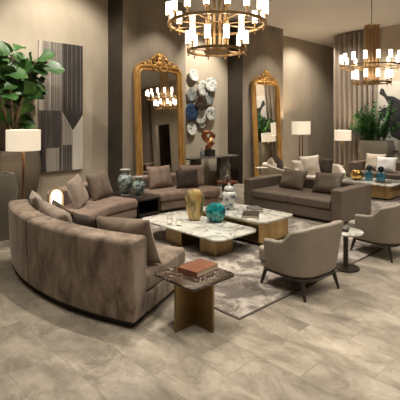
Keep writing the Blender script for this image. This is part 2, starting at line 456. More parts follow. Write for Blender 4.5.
outer = bez([(4.14, 7.16), (3.6, 7.12), (3.0, 6.86), (2.84, 6.52)])
inner = bez([(4.20, 6.94), (3.7, 6.90), (3.25, 6.68), (3.04, 6.45)])
corner = bez([(3.02, 6.38), (2.98, 5.98), (2.98, 5.66), (3.16, 5.66)], 6)[1:-1]
seatP = front+inner+corner
sB = thing('curved_sofa', 'curved taupe velvet sofa with two loose cushions under the striped wall art', 'sofa', (3.5, 6.5, 0))
ob('seat_base', poly(NB(), inset_poly(seatP, .02), .05, .20), 'velvet_rose', sB, bev=.02, world=True)
ob('seat_cushion', poly(NB(), seatP, .205, .38), 'velvet_rose', sB, bev=.055, seg=4, world=True)
ob('backrest', poly(NB(), outer+inner[::-1], .05, .64), 'velvet_rose', sB, bev=.05, seg=4, world=True)
ob('plinth', poly(NB(), inset_poly(seatP, .08), 0, .05), 'plinth', sB, world=True)
# sofa C (behind the coffee tables)
front = bez([(4.98, 6.28), (5.5, 6.32), (5.85, 6.14), (6.04, 5.96)])
endc = bez([(6.04, 5.96), (6.34, 5.92), (6.56, 6.15), (6.46, 6.45)], 6)[1:-1]
inner = bez([(6.30, 6.58), (6.05, 6.95), (5.6, 7.06), (4.98, 7.08)])
outer = bez([(4.98, 7.32), (5.7, 7.32), (6.2, 7.2), (6.50, 6.66)])
seatP = front+endc+inner
sC = thing('curved_sofa', 'curved rose-taupe velvet sofa facing the coffee tables, backed by the tall mirror', 'sofa', (5.7, 6.7, 0))
ob('seat_base', poly(NB(), inset_poly(seatP, .02), .05, .20), 'velvet_rose', sC, bev=.02, world=True)
ob('seat_cushion', poly(NB(), seatP, .205, .38), 'velvet_rose', sC, bev=.055, seg=4, world=True)
ob('backrest', poly(NB(), outer+inner, .05, .63), 'velvet_rose', sC, bev=.05, seg=4, world=True)
ob('plinth', poly(NB(), inset_poly(seatP, .08), 0, .05), 'plinth', sC, world=True)

# ------------------------------------------------------------------ cushions on the curved sofas
cushion('cushion', .66, .47, .20, 'pillow_taupe', polar(2.86, -18.2, .41), rz_for(-18), rad(20), 'broad brown-taupe velvet cushion at the near end of the large curved sofa', seed=1, roll=rad(3))
cushion('cushion', .42, .42, .13, 'pillow_dark', polar(2.88, -8.0, .41), rz_for(-8), rad(16), 'dark brown cushion half hidden beside the broad brown-taupe cushion', seed=2)
cushion('cushion', .64, .43, .19, 'pillow_light', polar(2.91, 3.4, .41), rz_for(3), rad(18), 'pale taupe velvet cushion on the seam of the large curved sofa', seed=3, roll=rad(-5))
cushion('cushion', .40, .40, .13, 'pillow_dark', polar(2.76, 11.5, .41), rz_for(16), rad(18), 'dark brown velvet cushion in front of the pale one on the large curved sofa', seed=4)
cushion('cushion', .50, .47, .16, 'pillow_light', polar(2.97, 17.5, .41), rz_for(17), rad(14), 'pale velvet cushion at the far end of the large curved sofa', seed=5)
cushion('cushion', .34, .32, .12, 'pillow_dark', polar(2.96, 13.2, .41), rz_for(12), rad(18), 'small dark shape standing for shade on the far pale cushion of the large curved sofa', seed=6)  # dark shape put in for the shaded side of the far pale cushion
cushion('cushion', .56, .50, .18, 'pillow_light', (3.34, 6.26, .38), rad(42), rad(20), 'pale taupe cushion leaning at the end of the sofa nearest the glowing lamp', seed=7, roll=rad(-8))
cushion('cushion', .58, .50, .18, 'pillow_taupe', (3.94, 6.64, .38), rad(22), rad(18), 'taupe cushion on the sofa beside the porcelain vases', seed=8, roll=rad(-5))
cushion('cushion', .60, .48, .17, 'velvet_rose', (5.44, 6.84, .38), rad(-4), rad(18), 'rose-taupe square cushion against the mirror end of the curved sofa', seed=9)
cushion('cushion', .50, .39, .13, 'pillow_dark', (5.82, 6.46, .38), rad(-24), rad(14), 'dark brown cushion on the sofa behind the amber vase', seed=10)
cushion('cushion', .54, .46, .16, 'velvet_rose', (6.08, 6.62, .38), rad(-40), rad(16), 'rose cushion behind the dark one near the console table', seed=11)

# ------------------------------------------------------------------ dark box tables between the curved sofas
def boxtable(name, P, ztop, label, openf):
    cx = sum(p[0] for p in P)/len(P); cy = sum(p[1] for p in P)/len(P)
    t = thing(name, label, 'side table', (cx, cy, 0))
    ob('table_top', poly(NB(), P, ztop-.03, ztop), 'darkwood', t, bev=.003, world=True, smooth=False)
    ob('shelf', poly(NB(), P, .035, .065), 'darkwood', t, world=True, smooth=False)
    # panels: every edge but the open front one
    bm = NB(); n = len(P)
    I = inset_poly(P, .025)
    for i in range(n):
        if i == openf: continue
        poly(bm, [P[i], P[(i+1)%n], I[(i+1)%n], I[i]], .065, ztop-.03)
    ob('side_panel', bm, 'darkwood', t, world=True, smooth=False)
    ob('plinth', poly(NB(), inset_poly(P, .05), 0, .035), 'plinth', t, world=True)
    return t
boxtable('box_side_table', [(4.44, 6.24), (4.95, 6.28), (4.95, 7.34), (4.22, 7.34)], .335, 'dark wood open box table carrying the two painted porcelain vases', 0)
boxtable('box_side_table', [(2.62, 5.56), (2.93, 5.75), (2.94, 6.34), (2.70, 6.50), (2.25, 6.05)], .42, 'dark box table between the two curved sofas, under the glowing lamp', 0)

# table lamp: brass hoop with a glowing globe
t = thing('table_lamp', 'brass hoop table lamp with a glowing pill-shaped globe', 'lamp', (2.83, 6.13, .42), rad(-40))
ob('base', poly(NB(), rrect(-.12, .12, -.06, .06, .03), 0, .018), 'brass', t, bev=.004)
pts = [(-.105, 0, .018), (-.105, 0, .19)]+[(-.105*cos(pi*k/10), 0, .19+.12*sin(pi*k/10)) for k in range(1, 10)]+[(.105, 0, .19), (.105, 0, .018)]
ob('hoop', tube(NB(), pts, .011, 8), 'brass', t)
bm = NB(); lathe(bm, [(.01, .02), (.05, .024), (.07, .05), (.076, .09), (.076, .20), (.066, .25), (.04, .28), (.008, .292)], 20)
ob('globe', bm, 'glow', t, angle=180)

# porcelain vases
def vase(name, label, loc, h, r, mm, prof):
    t = thing(name, label, 'vase', loc)
    ob('body', lathe(NB(), [(a*r, b_*h) for a, b_ in prof[0]], 32), mm, t, angle=180)
    ob('neck', lathe(NB(), [(a*r, b_*h) for a, b_ in prof[1]], 32), mm, t, angle=180)
    ob('rim', lathe(NB(), [(a*r, b_*h) for a, b_ in prof[2]], 32), 'porc_rim', t, angle=60)
    ob('foot', lathe(NB(), [(a*r, b_*h) for a, b_ in prof[3]], 32), 'porc_rim', t, angle=60)
    return t
PA = ([(.58,.03),(.66,.12),(.82,.28),(.97,.45),(1,.56),(.95,.66),(.8,.74),(.58,.79)],
      [(.58,.79),(.5,.82),(.47,.88),(.5,.93)],
      [(.5,.93),(.62,.945),(.70,.965),(.70,1.0),(.55,1.0),(.5,.96)],
      [(.52,0),(.60,0),(.61,.03),(.56,.035)])
vase('porcelain_vase', 'taller painted porcelain vase on the dark box table', (4.58, 6.90, .335), .50, .15, 'porc', PA)
vase('porcelain_vase', 'shorter painted porcelain vase on the dark box table', (4.66, 6.56, .335), .38, .125, 'porc', PA)

# ------------------------------------------------------------------ coffee tables
t = thing('coffee_table', 'low white marble coffee table on bronze block legs, with the amber and teal glass', 'coffee table', (4.15, 4.5, 0))
ob('table_top', poly(NB(), rrect(3.73, 4.57, 3.58, 5.28, .15, 8), .255, .282), 'marble_white', t, bev=.008, seg=2, world=True)
for a in ((3.86, 4.20, 3.76, 4.05), (3.84, 4.12, 4.40, 4.74), (4.2, 4.45, 4.9, 5.16)):
    ob('leg', box(NB(), *a, .013, .255), 'bronze', t, bev=.004, world=True)
t = thing('coffee_table', 'higher marble-topped coffee table with a solid brass body, in front of the brown leather sofa', 'coffee table', (5.1, 4.2, 0))
ob('table_top', poly(NB(), rrect(4.60, 5.40, 3.58, 4.95, .10, 8), .335, .365), 'marble_white', t, bev=.006, world=True)
ob('body', poly(NB(), rrect(4.66, 5.36, 3.64, 4.9, .08, 8), .05, .335), 'brass', t, world=True)
ob('plinth', poly(NB(), rrect(4.74, 5.28, 3.72, 4.82, .06, 6), .013, .05), 'plinth', t, world=True)

def glassvase(name, label, loc, prof, mm, inner=None, imat=None, sx=1, sy=1, rz=0, cat='vase'):
    t = thing(name, label, cat, loc, rz)
    ob('body', lathe(NB(), prof, 32, sx=sx, sy=sy), mm, t, angle=180)
    if inner: ob('core', lathe(NB(), inner, 24, sx=sx, sy=sy), imat, t, angle=180)
    return t
glassvase('amber_vase', 'tall amber and gold glass vase on the low marble table', (4.28, 4.60, .282),
    [(.06,0),(.085,.015),(.10,.06),(.125,.16),(.145,.28),(.145,.36),(.125,.42),(.085,.455),(.04,.465)], 'amber',
    [(.03,.03),(.07,.07),(.10,.16),(.085,.22),(.04,.26),(.01,.27)], 'amber_in', 1, .6, rad(-45))
glassvase('teal_vase', 'round teal glass vessel on the low marble table', (4.43, 4.31, .282),
    [(.05,0),(.09,.012),(.125,.05),(.15,.12),(.148,.18),(.125,.235),(.08,.27),(.045,.28)], 'teal',
    [(.02,.04),(.07,.07),(.10,.13),(.09,.18),(.05,.22),(.01,.23)], 'teal', 1, .7, rad(-45))
for i, (x, y, lb) in enumerate(((3.86, 4.68, 'left of the pair of small lit glass votives on the low marble table'), (3.90, 4.52, 'right of the pair of small lit glass votives on the low marble table'))):
    t = thing('votive_holder', lb, 'candle holder', (x, y, .282), 0, 'glass votives on the low marble table')
    ob('cup', lathe(NB(), [(.034,0),(.036,.01),(.038,.10),(.034,.10),(.031,.012)], 20), 'clear', t, angle=60)
    ob('candle', lathe(NB(), [(.026,.014),(.026,.05),(.004,.052)], 16), 'votive', t, angle=60)
# ginger jar
t = thing('ginger_jar', 'lidded blue and white porcelain jar on the brass coffee table', 'jar', (4.93, 4.50, .365))
ob('body', lathe(NB(), [(.075,0),(.082,.01),(.085,.05),(.10,.14),(.118,.21),(.115,.25),(.09,.28),(.068,.29),(.068,.305)], 32), 'porc3', t, angle=180)
ld = ob('lid', lathe(NB(), [(.078,.305),(.08,.315),(.078,.345),(.05,.37),(.02,.378),(.012,.382)], 32), 'porc3', t, angle=60)
ob('knob', lathe(NB(), [(.01,.38),(.02,.388),(.022,.40),(.012,.412),(.003,.415)], 16), 'porc_rim', ld, angle=180)
# books
def book(label, loc, rz, w, d, h, cover, name='book', group=None):
    t = thing(name, label, 'book', loc, rz, group)
    bm = NB(); c = .004
    box(bm, -w/2, w/2, -d/2, d/2, 0, c); box(bm, -w/2, w/2, -d/2, d/2, h-c, h); box(bm, -w/2, -w/2+c, -d/2, d/2, c, h-c)
    ob('cover', bm, cover, t, bev=.0015, smooth=False)
    ob('pages', box(NB(), -w/2+c, w/2-.006, -d/2+.006, d/2-.006, c, h-c), 'paper', t, smooth=False)
    return t
book('dark brown closed book at the near edge of the brass coffee table', (4.84, 3.98, .365), rad(-52), .24, .34, .035, 'book_dark')
book('beige book lying behind the dark one on the brass coffee table', (5.16, 4.16, .365), rad(-40), .22, .28, .025, 'book_beige')
book('grey book on top of the beige one', (5.17, 4.17, .390), rad(-28), .19, .25, .022, 'book_grey')

# ------------------------------------------------------------------ side table with bronze fins (foreground)
t = thing('side_table', 'square dark marble side table on crossed bronze fins beside the large curved sofa', 'side table', (2.5, 2.67, 0))
ob('table_top', poly(NB(), rrect(2.235, 2.75, 2.42, 2.94, .04, 5), .41, .432), 'marble_dark', t, bev=.004, world=True)
ob('fin', box(NB(), 2.262, 2.71, 2.658, 2.682, .001, .41), 'bronze', t, bev=.002, world=True)
ob('fin', box(NB(), 2.475, 2.499, 2.445, 2.657, .001, .41), 'bronze', t, bev=.002, world=True)
ob('fin', box(NB(), 2.475, 2.499, 2.683, 2.91, .001, .41), 'bronze', t, bev=.002, world=True)
book('thick red-brown leather book on the dark marble side table', (2.57, 2.71, .432), rad(6), .30, .22, .045, 'book_brown')

# ------------------------------------------------------------------ armchairs
def armchair(loc, rz, label):
    t = thing('armchair', label, 'armchair', loc, rz, 'grey leather tub armchairs')
    bm = NB(); N = 46
    # plan path: left arm front -> back -> right arm front (faces +y)
    def path(s, grow):
        W = .35+grow; B = -.34-grow; F_ = .17
        # superellipse rear
        L1 = .42
        if s < .22:
            k = s/.22; return Vector((-W+.035*(1-k)**2*0, F_+(0-F_)*k))
        if s > .78:
            k = (1-s)/.22; return Vector((W, F_+(0-F_)*k))
        a = pi+(s-.22)/.56*pi
        e = .62
        cx_, sy_ = cos(a), sin(a)
        return Vector((W*math.copysign(abs(cx_)**e, cx_), -abs(B)*abs(sy_)**e))
    def hgt(s):
        q = min(s, 1-s)*2  # 0 at arm fronts, 1 at centre back
        k = min(1, max(0, (q-.44)/.14)); k2 = min(1, max(0, (q-.5)/.4)); k = .68*k*k*(3-2*k)+.32*k2*k2*(3-2*k2)
        return .535+.015*min(1, q/.3)+.19*k
    rows = []
    for i in range(N+1):
        s = i/N; z1 = hgt(s); z0 = .20; th = .065
        def pt(grow, z, drop=0):
            p = path(s, grow); return (p.x, p.y, z)
        hk = (z1-.53)/.24
        fl = .03+.03*max(0, hk)
        row = [pt(-.05, z0), pt(-.015, z0+.03), pt(.0+fl*.35, z0+(z1-z0)*.5), pt(fl, z1-.03), pt(fl-.012, z1-.006), pt(fl-.03, z1), pt(fl-th+.008, z1-.008), pt(fl-th-.005, z1-.035), pt(fl*.3-th-.01, z0+(z1-z0)*.5), pt(-.11, z0+.02)]
        rows.append([bm.verts.new(c) for c in row])
    m_ = len(rows[0])
    for A, B in zip(rows, rows[1:]):
        for k in range(m_): bm.faces.new((A[k], B[k], B[(k+1)%m_], A[(k+1)%m_]))
    bm.faces.new(rows[0]); bm.faces.new(rows[-1][::-1])
    ob('shell', bm, 'armchair', t, bev=.012, seg=2)
    P = rrect(-.29, .29, -.24, .36, .08)
    ob('seat_cushion', poly(NB(), P, .25, .40), 'armchair', t, bev=.03, seg=3)
    P = rrect(-.31, .31, -.30, .30, .14)
    ob('seat_frame', poly(NB(), P, .18, .205), 'chairleg', t, bev=.006)
    ob('seat_deck', poly(NB(), rrect(-.28, .28, -.22, .33, .06), .205, .25), 'armchair', t)
    for sx, sy in ((-1, -1), (1, -1), (-1, 1), (1, 1)):
        a = Vector((sx*.255, sy*.24, .185)); b_ = Vector((sx*.275, sy*.295, .0))
        ob('leg', tube(NB(), [a, a.lerp(b_, .5), b_], [.024, .019, .012], 10), 'chairleg', t, angle=60)
    return t
ac = armchair((3.86, 2.51, .0), rad(-6), 'grey leather tub armchair, nearest, with its back to the viewer')
c2 = dup(ac, (5.64, 2.38, .0), rad(-8), 'grey leather tub armchair cut by the frame beyond the pedestal table')

t = thing('pedestal_table', 'small round marble-topped pedestal table between the two armchairs', 'side table', (4.73, 2.43, 0))
ob('table_top', lathe(NB(), [(.185,.425),(.20,.43),(.203,.437),(.20,.447),(.19,.45)], 40), 'marble_white', t, angle=40)
ob('stem', lathe(NB(), [(.035,.03),(.03,.06),(.03,.40),(.05,.425)], 20), 'chairleg', t, angle=60)
ob('base', lathe(NB(), [(.155,0.0),(.16,.006),(.155,.02),(.04,.032)], 40), 'chairleg', t, angle=40)
book('dark grey book on the pedestal table between the armchairs', (4.71, 2.47, .45), rad(20), .13, .16, .022, 'book_dark')
book('smaller grey notebook stacked on the pedestal table book', (4.71, 2.47, .472), rad(8), .11, .14, .014, 'book_grey')

# ------------------------------------------------------------------ straight sofas (local: length along x, front towards -y)
def sofa(loc, rz, label, L, Dp, arm_w, arm_h, back_h, seat_z, m, m2, nseat=2, name='sofa'):
    t = thing(name, label, 'sofa', loc, rz)
    hL = L/2
    ob('seat_base', box(NB(), -hL+arm_w, hL-arm_w, -Dp/2+.02, Dp/2-.2, .05, seat_z-.16), m, t, bev=.012)
    for s in (-1, 1):
        x0, x1 = (-hL, -hL+arm_w) if s < 0 else (hL-arm_w, hL)
        ob('armrest', box(NB(), x0, x1, -Dp/2, Dp/2, .04, arm_h), m, t, bev=.03, seg=3)
    ob('backrest', box(NB(), -hL+arm_w, hL-arm_w, Dp/2-.2, Dp/2, .04, back_h), m, t, bev=.03, seg=3)
    w = (L-2*arm_w)/nseat
    for i in range(nseat):
        x = -hL+arm_w+i*w
        ob('seat_cushion', box(NB(), x+.004, x+w-.004, -Dp/2-.01, Dp/2-.2, seat_z-.155, seat_z), m2, t, bev=.04, seg=4)
    ob('plinth', box(NB(), -hL+.06, hL-.06, -Dp/2+.06, Dp/2-.06, 0.0, .04), 'plinth', t)
    return t
sofa((7.14, 4.52, 0), rad(-90), 'brown leather sofa with square arms facing the coffee tables', 2.14, 1.16, .20, .60, .60, .40, 'sofa_leather1', 'sofa_leather1')
cushion('cushion', .58, .43, .19, 'sofa_leather2', (7.17, 4.87, .40), rad(-90), rad(28), 'taupe leather cushion at the middle of the brown leather sofa', seed=21, roll=rad(3))
cushion('cushion', .60, .43, .19, 'sofa_leather2', (7.17, 4.10, .40), rad(-90), rad(28), 'taupe leather cushion beside the near arm of the brown leather sofa', seed=22, roll=rad(-3))

sofa((11.5, 4.15, 0), rad(-90), 'dark leather sofa under the black and white painting, partly outside the frame', 2.8, 1.1, .2, .66, .66, .42, 'sofa_leather', 'sofa_leather')
cushion('cushion', .58, .48, .17, 'cream2', (11.35, 5.02, .42), rad(-96), rad(16), 'beige square cushion on the dark leather sofa by the painting', seed=24)
cushion('cushion', .52, .42, .15, 'white_cloth', (11.15, 4.62, .42), rad(-84), rad(16), 'white square cushion on the dark leather sofa by the painting', seed=25)

# ------------------------------------------------------------------ far table group
t = thing('coffee_table', 'marble-topped coffee table with gold sides in the far seating group', 'coffee table', (9.9, 4.2, 0))
ob('table_top', poly(NB(), rrect(9.28, 10.35, 3.72, 5.0, .08, 6), .33, .36), 'marble_white', t, bev=.006, world=True)
ob('body', poly(NB(), rrect(9.38, 10.25, 3.82, 4.9, .1, 6), .05, .33), 'brass', t, world=True)
ob('plinth', poly(NB(), rrect(9.46, 10.17, 3.9, 4.8, .06, 6), .013, .05), 'plinth', t, world=True)
glassvase('gold_bowl', 'round gold glass bowl on the far marble table', (9.70, 4.70, .36), [(.07,0),(.11,.02),(.15,.09),(.145,.17),(.10,.23),(.085,.24)], 'gold_glass', cat='bowl')
def square_vase(label, loc, w, h, rz):
    t = thing('blue_glass_vase', label, 'vase', loc, rz, 'blue glass bottles on the far table')
    ob('body', box(NB(), -w/2, w/2, -w/2, w/2, 0, h), 'blue_glass', t, bev=.012)
    ob('stopper', lathe(NB(), [(.03,h),(.03,h+.02),(.06,h+.03),(.075,h+.08),(.055,h+.13),(.015,h+.15)], 16), 'black_glass', t, angle=60)
square_vase('left square blue glass bottle with a black stopper on the far table', (9.84, 4.46, .36), .16, .21, rad(20))
square_vase('right square blue glass bottle with a black stopper on the far table', (9.98, 4.24, .36), .18, .19, rad(10))
book('dark book at the near corner of the far marble table', (9.66, 4.05, .36), rad(-30), .22, .3, .022, 'book_dark')
book('grey magazine behind the dark book on the far marble table', (9.98, 3.95, .36), rad(-50), .2, .28, .02, 'book_grey')

# ------------------------------------------------------------------ white tub chair and loveseat behind the leather sofa
def tub(loc, rz, label, cat, W, Dp, zb, za, name, m='cream', grp=None):
    t = thing(name, label, cat, loc, rz, grp)
    bm = NB(); N = 40; rows = []
    for i in range(N+1):
        s = i/N; a = -rad(25)+s*(pi+rad(50)); a = pi+a   # opening towards +y
        e = .8
        q = sin(pi*s)
        z1 = za+(zb-za)*min(1, q*1.5)**1.3; z0 = .10
        def pt(g, z):
            c_, s_ = cos(a), sin(a)
            return ((W/2+g)*math.copysign(abs(c_)**e, c_), (Dp/2+g)*math.copysign(abs(s_)**e, s_), z)
        rows.append([bm.verts.new(c) for c in (pt(-.05, z0), pt(0, z0+.1), pt(.03, z1-.04), pt(.01, z1-.005), pt(-.03, z1), pt(-.07, z1-.01), pt(-.09, z1-.05), pt(-.12, z0+.02))])
    m_ = len(rows[0])
    for A, B in zip(rows, rows[1:]):
        for k in range(m_): bm.faces.new((A[k], B[k], B[(k+1)%m_], A[(k+1)%m_]))
    bm.faces.new(rows[0]); bm.faces.new(rows[-1][::-1])
    ob('shell', bm, m, t, bev=.01)
    P = [((W/2-.13)*cos(2*pi*k/28), (Dp/2-.13)*sin(2*pi*k/28)) for k in range(28)]
    ob('seat_cushion', poly(NB(), P, .14, .40), m, t, bev=.04, seg=3)
    ob('plinth', poly(NB(), [(x*.85, y*.85) for x, y in P], 0, .14), 'plinth', t)
    return t
tub((9.02, 6.50, 0), rad(-150), 'cream tub chair in front of the gilded mirror, with a dark cushion', 'armchair', .78, .78, .68, .54, 'tub_chair')
cushion('cushion', .42, .40, .14, 'cream', (8.86, 6.54, .42), rad(50), rad(12), 'cream cushion inside the tub chair by the mirror', seed=31, roll=rad(14))
cushion('cushion', .40, .40, .13, 'pillow_dark', (9.12, 6.46, .42), rad(22), rad(12), 'dark cushion leaning in the cream tub chair by the mirror', seed=32, roll=rad(20))
tub((9.53, 5.60, 0), rad(132), 'cream curved loveseat behind the brown leather sofa, with cream and dark cushions', 'sofa', 1.2, .9, .66, .50, 'curved_loveseat')
cushion('cushion', .40, .36, .13, 'cream', (9.24, 5.98, .42), rad(-30), rad(12), 'cream cushion at the lamp end of the cream loveseat', seed=33)
cushion('cushion', .50, .46, .16, 'cream', (9.42, 5.79, .44), rad(-48), rad(14), 'large cream square cushion on the cream loveseat', seed=34, roll=rad(-6))
cushion('cushion', .44, .42, .14, 'pillow_dark', (9.66, 5.54, .43), rad(-55), rad(14), 'dark brown cushion on the cream loveseat beside the large cream one', seed=35, roll=rad(8))
t = thing('round_side_table', 'small white round side table before the right-hand gilded mirror', 'side table', (8.45, 6.6, 0))
ob('table_top', lathe(NB(), [(.15,.58),(.16,.585),(.16,.6),(.15,.605)], 24), 'cream', t, angle=40)
ob('stem', lathe(NB(), [(.02,.02),(.018,.58)], 12), 'cream', t, angle=40)
ob('base', lathe(NB(), [(.12,0),(.12,.015),(.03,.025)], 24), 'cream', t, angle=40)
t = thing('round_side_table', 'small cream round side table between the loveseat and the dark leather sofa', 'side table', (10.9, 5.85, 0))
ob('table_top', lathe(NB(), [(.15,.5),(.16,.505),(.16,.52),(.15,.525)], 24), 'cream', t, angle=40)
ob('stem', lathe(NB(), [(.02,.02),(.018,.5)], 12), 'cream', t, angle=40)
ob('base', lathe(NB(), [(.12,0),(.12,.015),(.03,.025)], 24), 'cream', t, angle=40)

# red-brown drum table with glassware
t = thing('round_side_table', 'round red-brown wooden side table with glassware near the console', 'side table', (7.02, 6.45, 0))
ob('table_top', lathe(NB(), [(.24,.37),(.245,.38),(.245,.40),(.24,.41)], 36), 'redwood', t, angle=40)
ob('stem', lathe(NB(), [(.14,.02),(.13,.1),(.13,.31),(.15,.37)], 24), 'darkwood', t, angle=40)
ob('base', lathe(NB(), [(.17,0),(.17,.02)], 24), 'darkwood', t, angle=40)
for (x, y, h, r, lb) in ((6.98, 6.42, .23, .05, 'tall clear glass decanter on the red-brown round table'), (7.08, 6.46, .13, .04, 'short clear glass tumbler on the red-brown round table'), (6.94, 6.52, .12, .04, 'clear glass tumbler behind the decanter on the red-brown round table')):
    t = thing('glassware', lb, 'glass', (x, y, .41), 0, 'glassware on the red-brown table')
    prof = [(r*.8,0),(r,.01),(r,h*.5),(r*.5,h*.65),(r*.4,h*.8),(r*.7,h),(r*.6,h),(r*.3,h*.8)] if h > .2 else [(r*.8,0),(r,.01),(r*1.05,h),(r*.95,h),(r*.85,.015)]
    ob('body', lathe(NB(), prof, 20), 'clear', t, angle=60)

# ------------------------------------------------------------------ console, sculpture, wall sculpture
t = thing('console_table', 'dark stone console table on two thick legs against the wall', 'console table', (7.95, 7.95, 0))
ob('table_top', poly(NB(), rrect(7.0, 8.9, 7.72, 8.14, .04, 4), .80, .835), 'stone_dark', t, bev=.004, world=True)
for x0, x1 in ((7.28, 7.55), (8.25, 8.68)):
    P = [((x0+x1)/2+(x1-x0)/2*cos(2*pi*k/24), 7.93+.17*sin(2*pi*k/24)) for k in range(24)]
    ob('leg', poly(NB(), P, .0, .80), 'stone_dark', t, world=True)
t = thing('sculpture', 'looping copper-coloured bronze sculpture on a black block on the console', 'sculpture', (7.93, 7.93, .835))
ob('base', box(NB(), -.12, .12, -.09, .09, 0, .18), 'black', t, bev=.004)
pts = []
for k in range(60):
    a = 2*pi*k/60
    pts.append((.13*sin(2*a)+.05*cos(a), .05*sin(3*a), .18+.06+.20+.18*sin(a)+.045*cos(3*a)))
rs = [.056+.018*sin(3*2*pi*k/60) for k in range(60)]
ob('figure', tube(NB(), pts, rs, 12, True), 'copper', t, angle=180)
ob('figure_foot', tube(NB(), [(0, 0, .178), (.005, 0, .22), (.01, 0, .27)], [.05, .038, .05], 12), 'copper', t, angle=180)
glassvase('small_bottle', 'small pale bottle beside the copper sculpture on the console', (7.64, 7.93, .835), [(.045,0),(.05,.01),(.05,.13),(.02,.17),(.018,.22),(.022,.225)], 'd_grey', cat='bottle')
t = thing('wall_sculpture', 'wall sculpture of overlapping marbled, navy and bronze discs above the console', 'wall art', (7.85, WY, 2.3), 0)
discs = [(7.60,3.00,.15,'d_white',.10,0),(8.23,2.79,.18,'d_white',.12,1),(7.98,2.67,.19,'d_white',.06,2),(7.55,2.49,.18,'d_grey',.07,3),
 (7.80,2.27,.18,'d_brown',.17,4),(8.20,2.40,.17,'d_grey',.07,5),(7.50,2.01,.21,'d_navy',.12,6),(7.86,1.92,.20,'d_white',.08,7),(8.22,1.98,.17,'d_white',.12,8),(7.95,1.76,.16,'d_grey',.05,9),(7.54,1.58,.16,'d_white',.08,10)]
DN = {'d_white': 'white and black marbled disc', 'd_grey': 'silvery grey disc', 'd_navy': 'navy blue disc', 'd_brown': 'dark bronze disc'}
for x, z, r, mm, off, i in discs:
    r *= 1.12
    bm = NB(); lathe(bm, [(.005, -.022), (r*.6, -.012), (r*.95, .004), (r, .012), (r*.97, .018), (r*.6, .002), (.005, -.008)], 28)
    R_ = random.Random(i+3)
    Mx = Matrix.Translation((x, WY-off, z))@Matrix.Rotation(rad(90), 4, 'X')@Matrix.Rotation(rad(R_.uniform(-10, 10)), 4, 'X')@Matrix.Rotation(rad(R_.uniform(-10, 10)), 4, 'Y')
    bmesh.ops.transform(bm, matrix=Mx, verts=bm.verts)
    d = ob('disc', bm, mm, t, world=True, angle=60); d['label'] = DN[mm]
bm = NB()
for a, b_ in ((0, 2), (1, 2), (2, 4), (3, 4), (5, 4), (4, 6), (4, 7), (7, 8), (7, 9), (6, 10)):
    tube(bm, [(discs[a][0], WY-.03, discs[a][1]), (discs[b_][0], WY-.03, discs[b_][1])], .012, 8)
for q in discs: tube(bm, [(q[0], WY-q[4], q[1]), (q[0], WY-.004, q[1])], .01, 8)
ob('rod', bm, 'darkwood', t, world=True)

# ------------------------------------------------------------------ gilded mirrors
def mirror(loc, label, turn, W=1.38, Hm=3.0):
    t = thing('gilded_mirror', label, 'mirror', loc, 0, 'tall gilded leaning mirrors')
    t.rotation_euler = (rad(-2.7), 0, rad(turn))
    fw = .15; w = W/2
    def outline(e, n=8):
        r = .20-e*.6; x = w-e; zt = Hm-e; P = [(-x, e)]
        for k in range(n+1): a = pi-pi/2*k/n; P.append((-x+r+r*cos(a), zt-r+r*sin(a)))
        for k in range(n+1): a = pi/2-pi/2*k/n; P.append((x-r+r*cos(a), zt-r+r*sin(a)))
        P.append((x, e)); return P
    prof = [(0, .0), (0, -.06), (.02, -.095), (.05, -.10), (.075, -.075), (.10, -.06), (.12, -.075), (.14, -.07), (fw, -.035), (fw, .0)]
    bm = NB(); rings = [[bm.verts.new((x, y, z)) for x, z in outline(e)] for e, y in prof]
    N = len(rings[0]); m_ = len(prof)
    for a in range(m_):
        A, B = rings[a], rings[(a+1) % m_]
        for k in range(N): bm.faces.new((A[k], A[(k+1)%N], B[(k+1)%N], B[k]))
    fr = ob('frame', bm, 'gilt', t, angle=40)
    bm = NB(); P = outline(fw-.01); vs = [bm.verts.new((x, -.03, z)) for x, z in P]; bm.faces.new(vs)
    e = bmesh.ops.extrude_face_region(bm, geom=bm.faces[:]); bmesh.ops.translate(bm, vec=(0, .01, 0), verts=[v for v in e['geom'] if isinstance(v, bmesh.types.BMVert)])
    ob('glass', bm, 'mirror', t, smooth=False)
    ob('backing', box(NB(), -w+.03, w-.03, -.019, -.004, .03, Hm-.1), 'darkwood', t, smooth=False)
    # crest of scrolls and leaves
    bm = NB()
    def blob(x, z, r, y=-.07):
        mt = Matrix.Translation((x, y, z))@Matrix.Diagonal((1, .7, 1, 1)); bmesh.ops.create_icosphere(bm, subdivisions=2, radius=r, matrix=mt)
    def scroll(x, z, r, s, turns=1.4, tr=.024):
        pts = [(x+s*r*(1-k/26*.75)*cos(turns*2*pi*k/26+2.4), -.07-.02*sin(k*.5), z+r*(1-k/26*.75)*sin(turns*2*pi*k/26+2.4)) for k in range(27)]
        tube(bm, pts, [tr*(1-.5*k/26) for k in range(27)], 8)
    for s in (-1, 1):
        scroll(s*.15, Hm+.08, .11, s); scroll(s*.33, Hm+.03, .09, s); scroll(s*.48, Hm-.02, .07, s); scroll(s*.12, Hm-.07, .08, -s, tr=.02)
        for k in range(9): blob(s*(.08+.055*k), Hm-.02+.035*sin(k*2.1)+.05*(1-k/9), .036-.001*k)
        for k in range(4):
            p = Vector((s*(.06+.03*k), -.07, Hm+.18-.03*k)); q = p+Vector((s*(.05+.02*k), -.01, .09-.01*k))
            tube(bm, [p, p.lerp(q, .5)+Vector((0, -.02, .01)), q], [.015, .026, .006], 8)
    for k in range(5):
        a = pi/2+(k-2)*.42; tube(bm, [(0, -.07, Hm+.14), (.07*cos(a), -.09, Hm+.14+.08*sin(a)), (.13*cos(a), -.075, Hm+.14+.15*sin(a))], [.02, .032, .008], 8)
    blob(0, Hm+.13, .06, -.09); blob(0, Hm+.02, .075, -.08); blob(0, Hm-.08, .05, -.08)
    ob('crest', bm, 'gilt', t, angle=180)
    return t
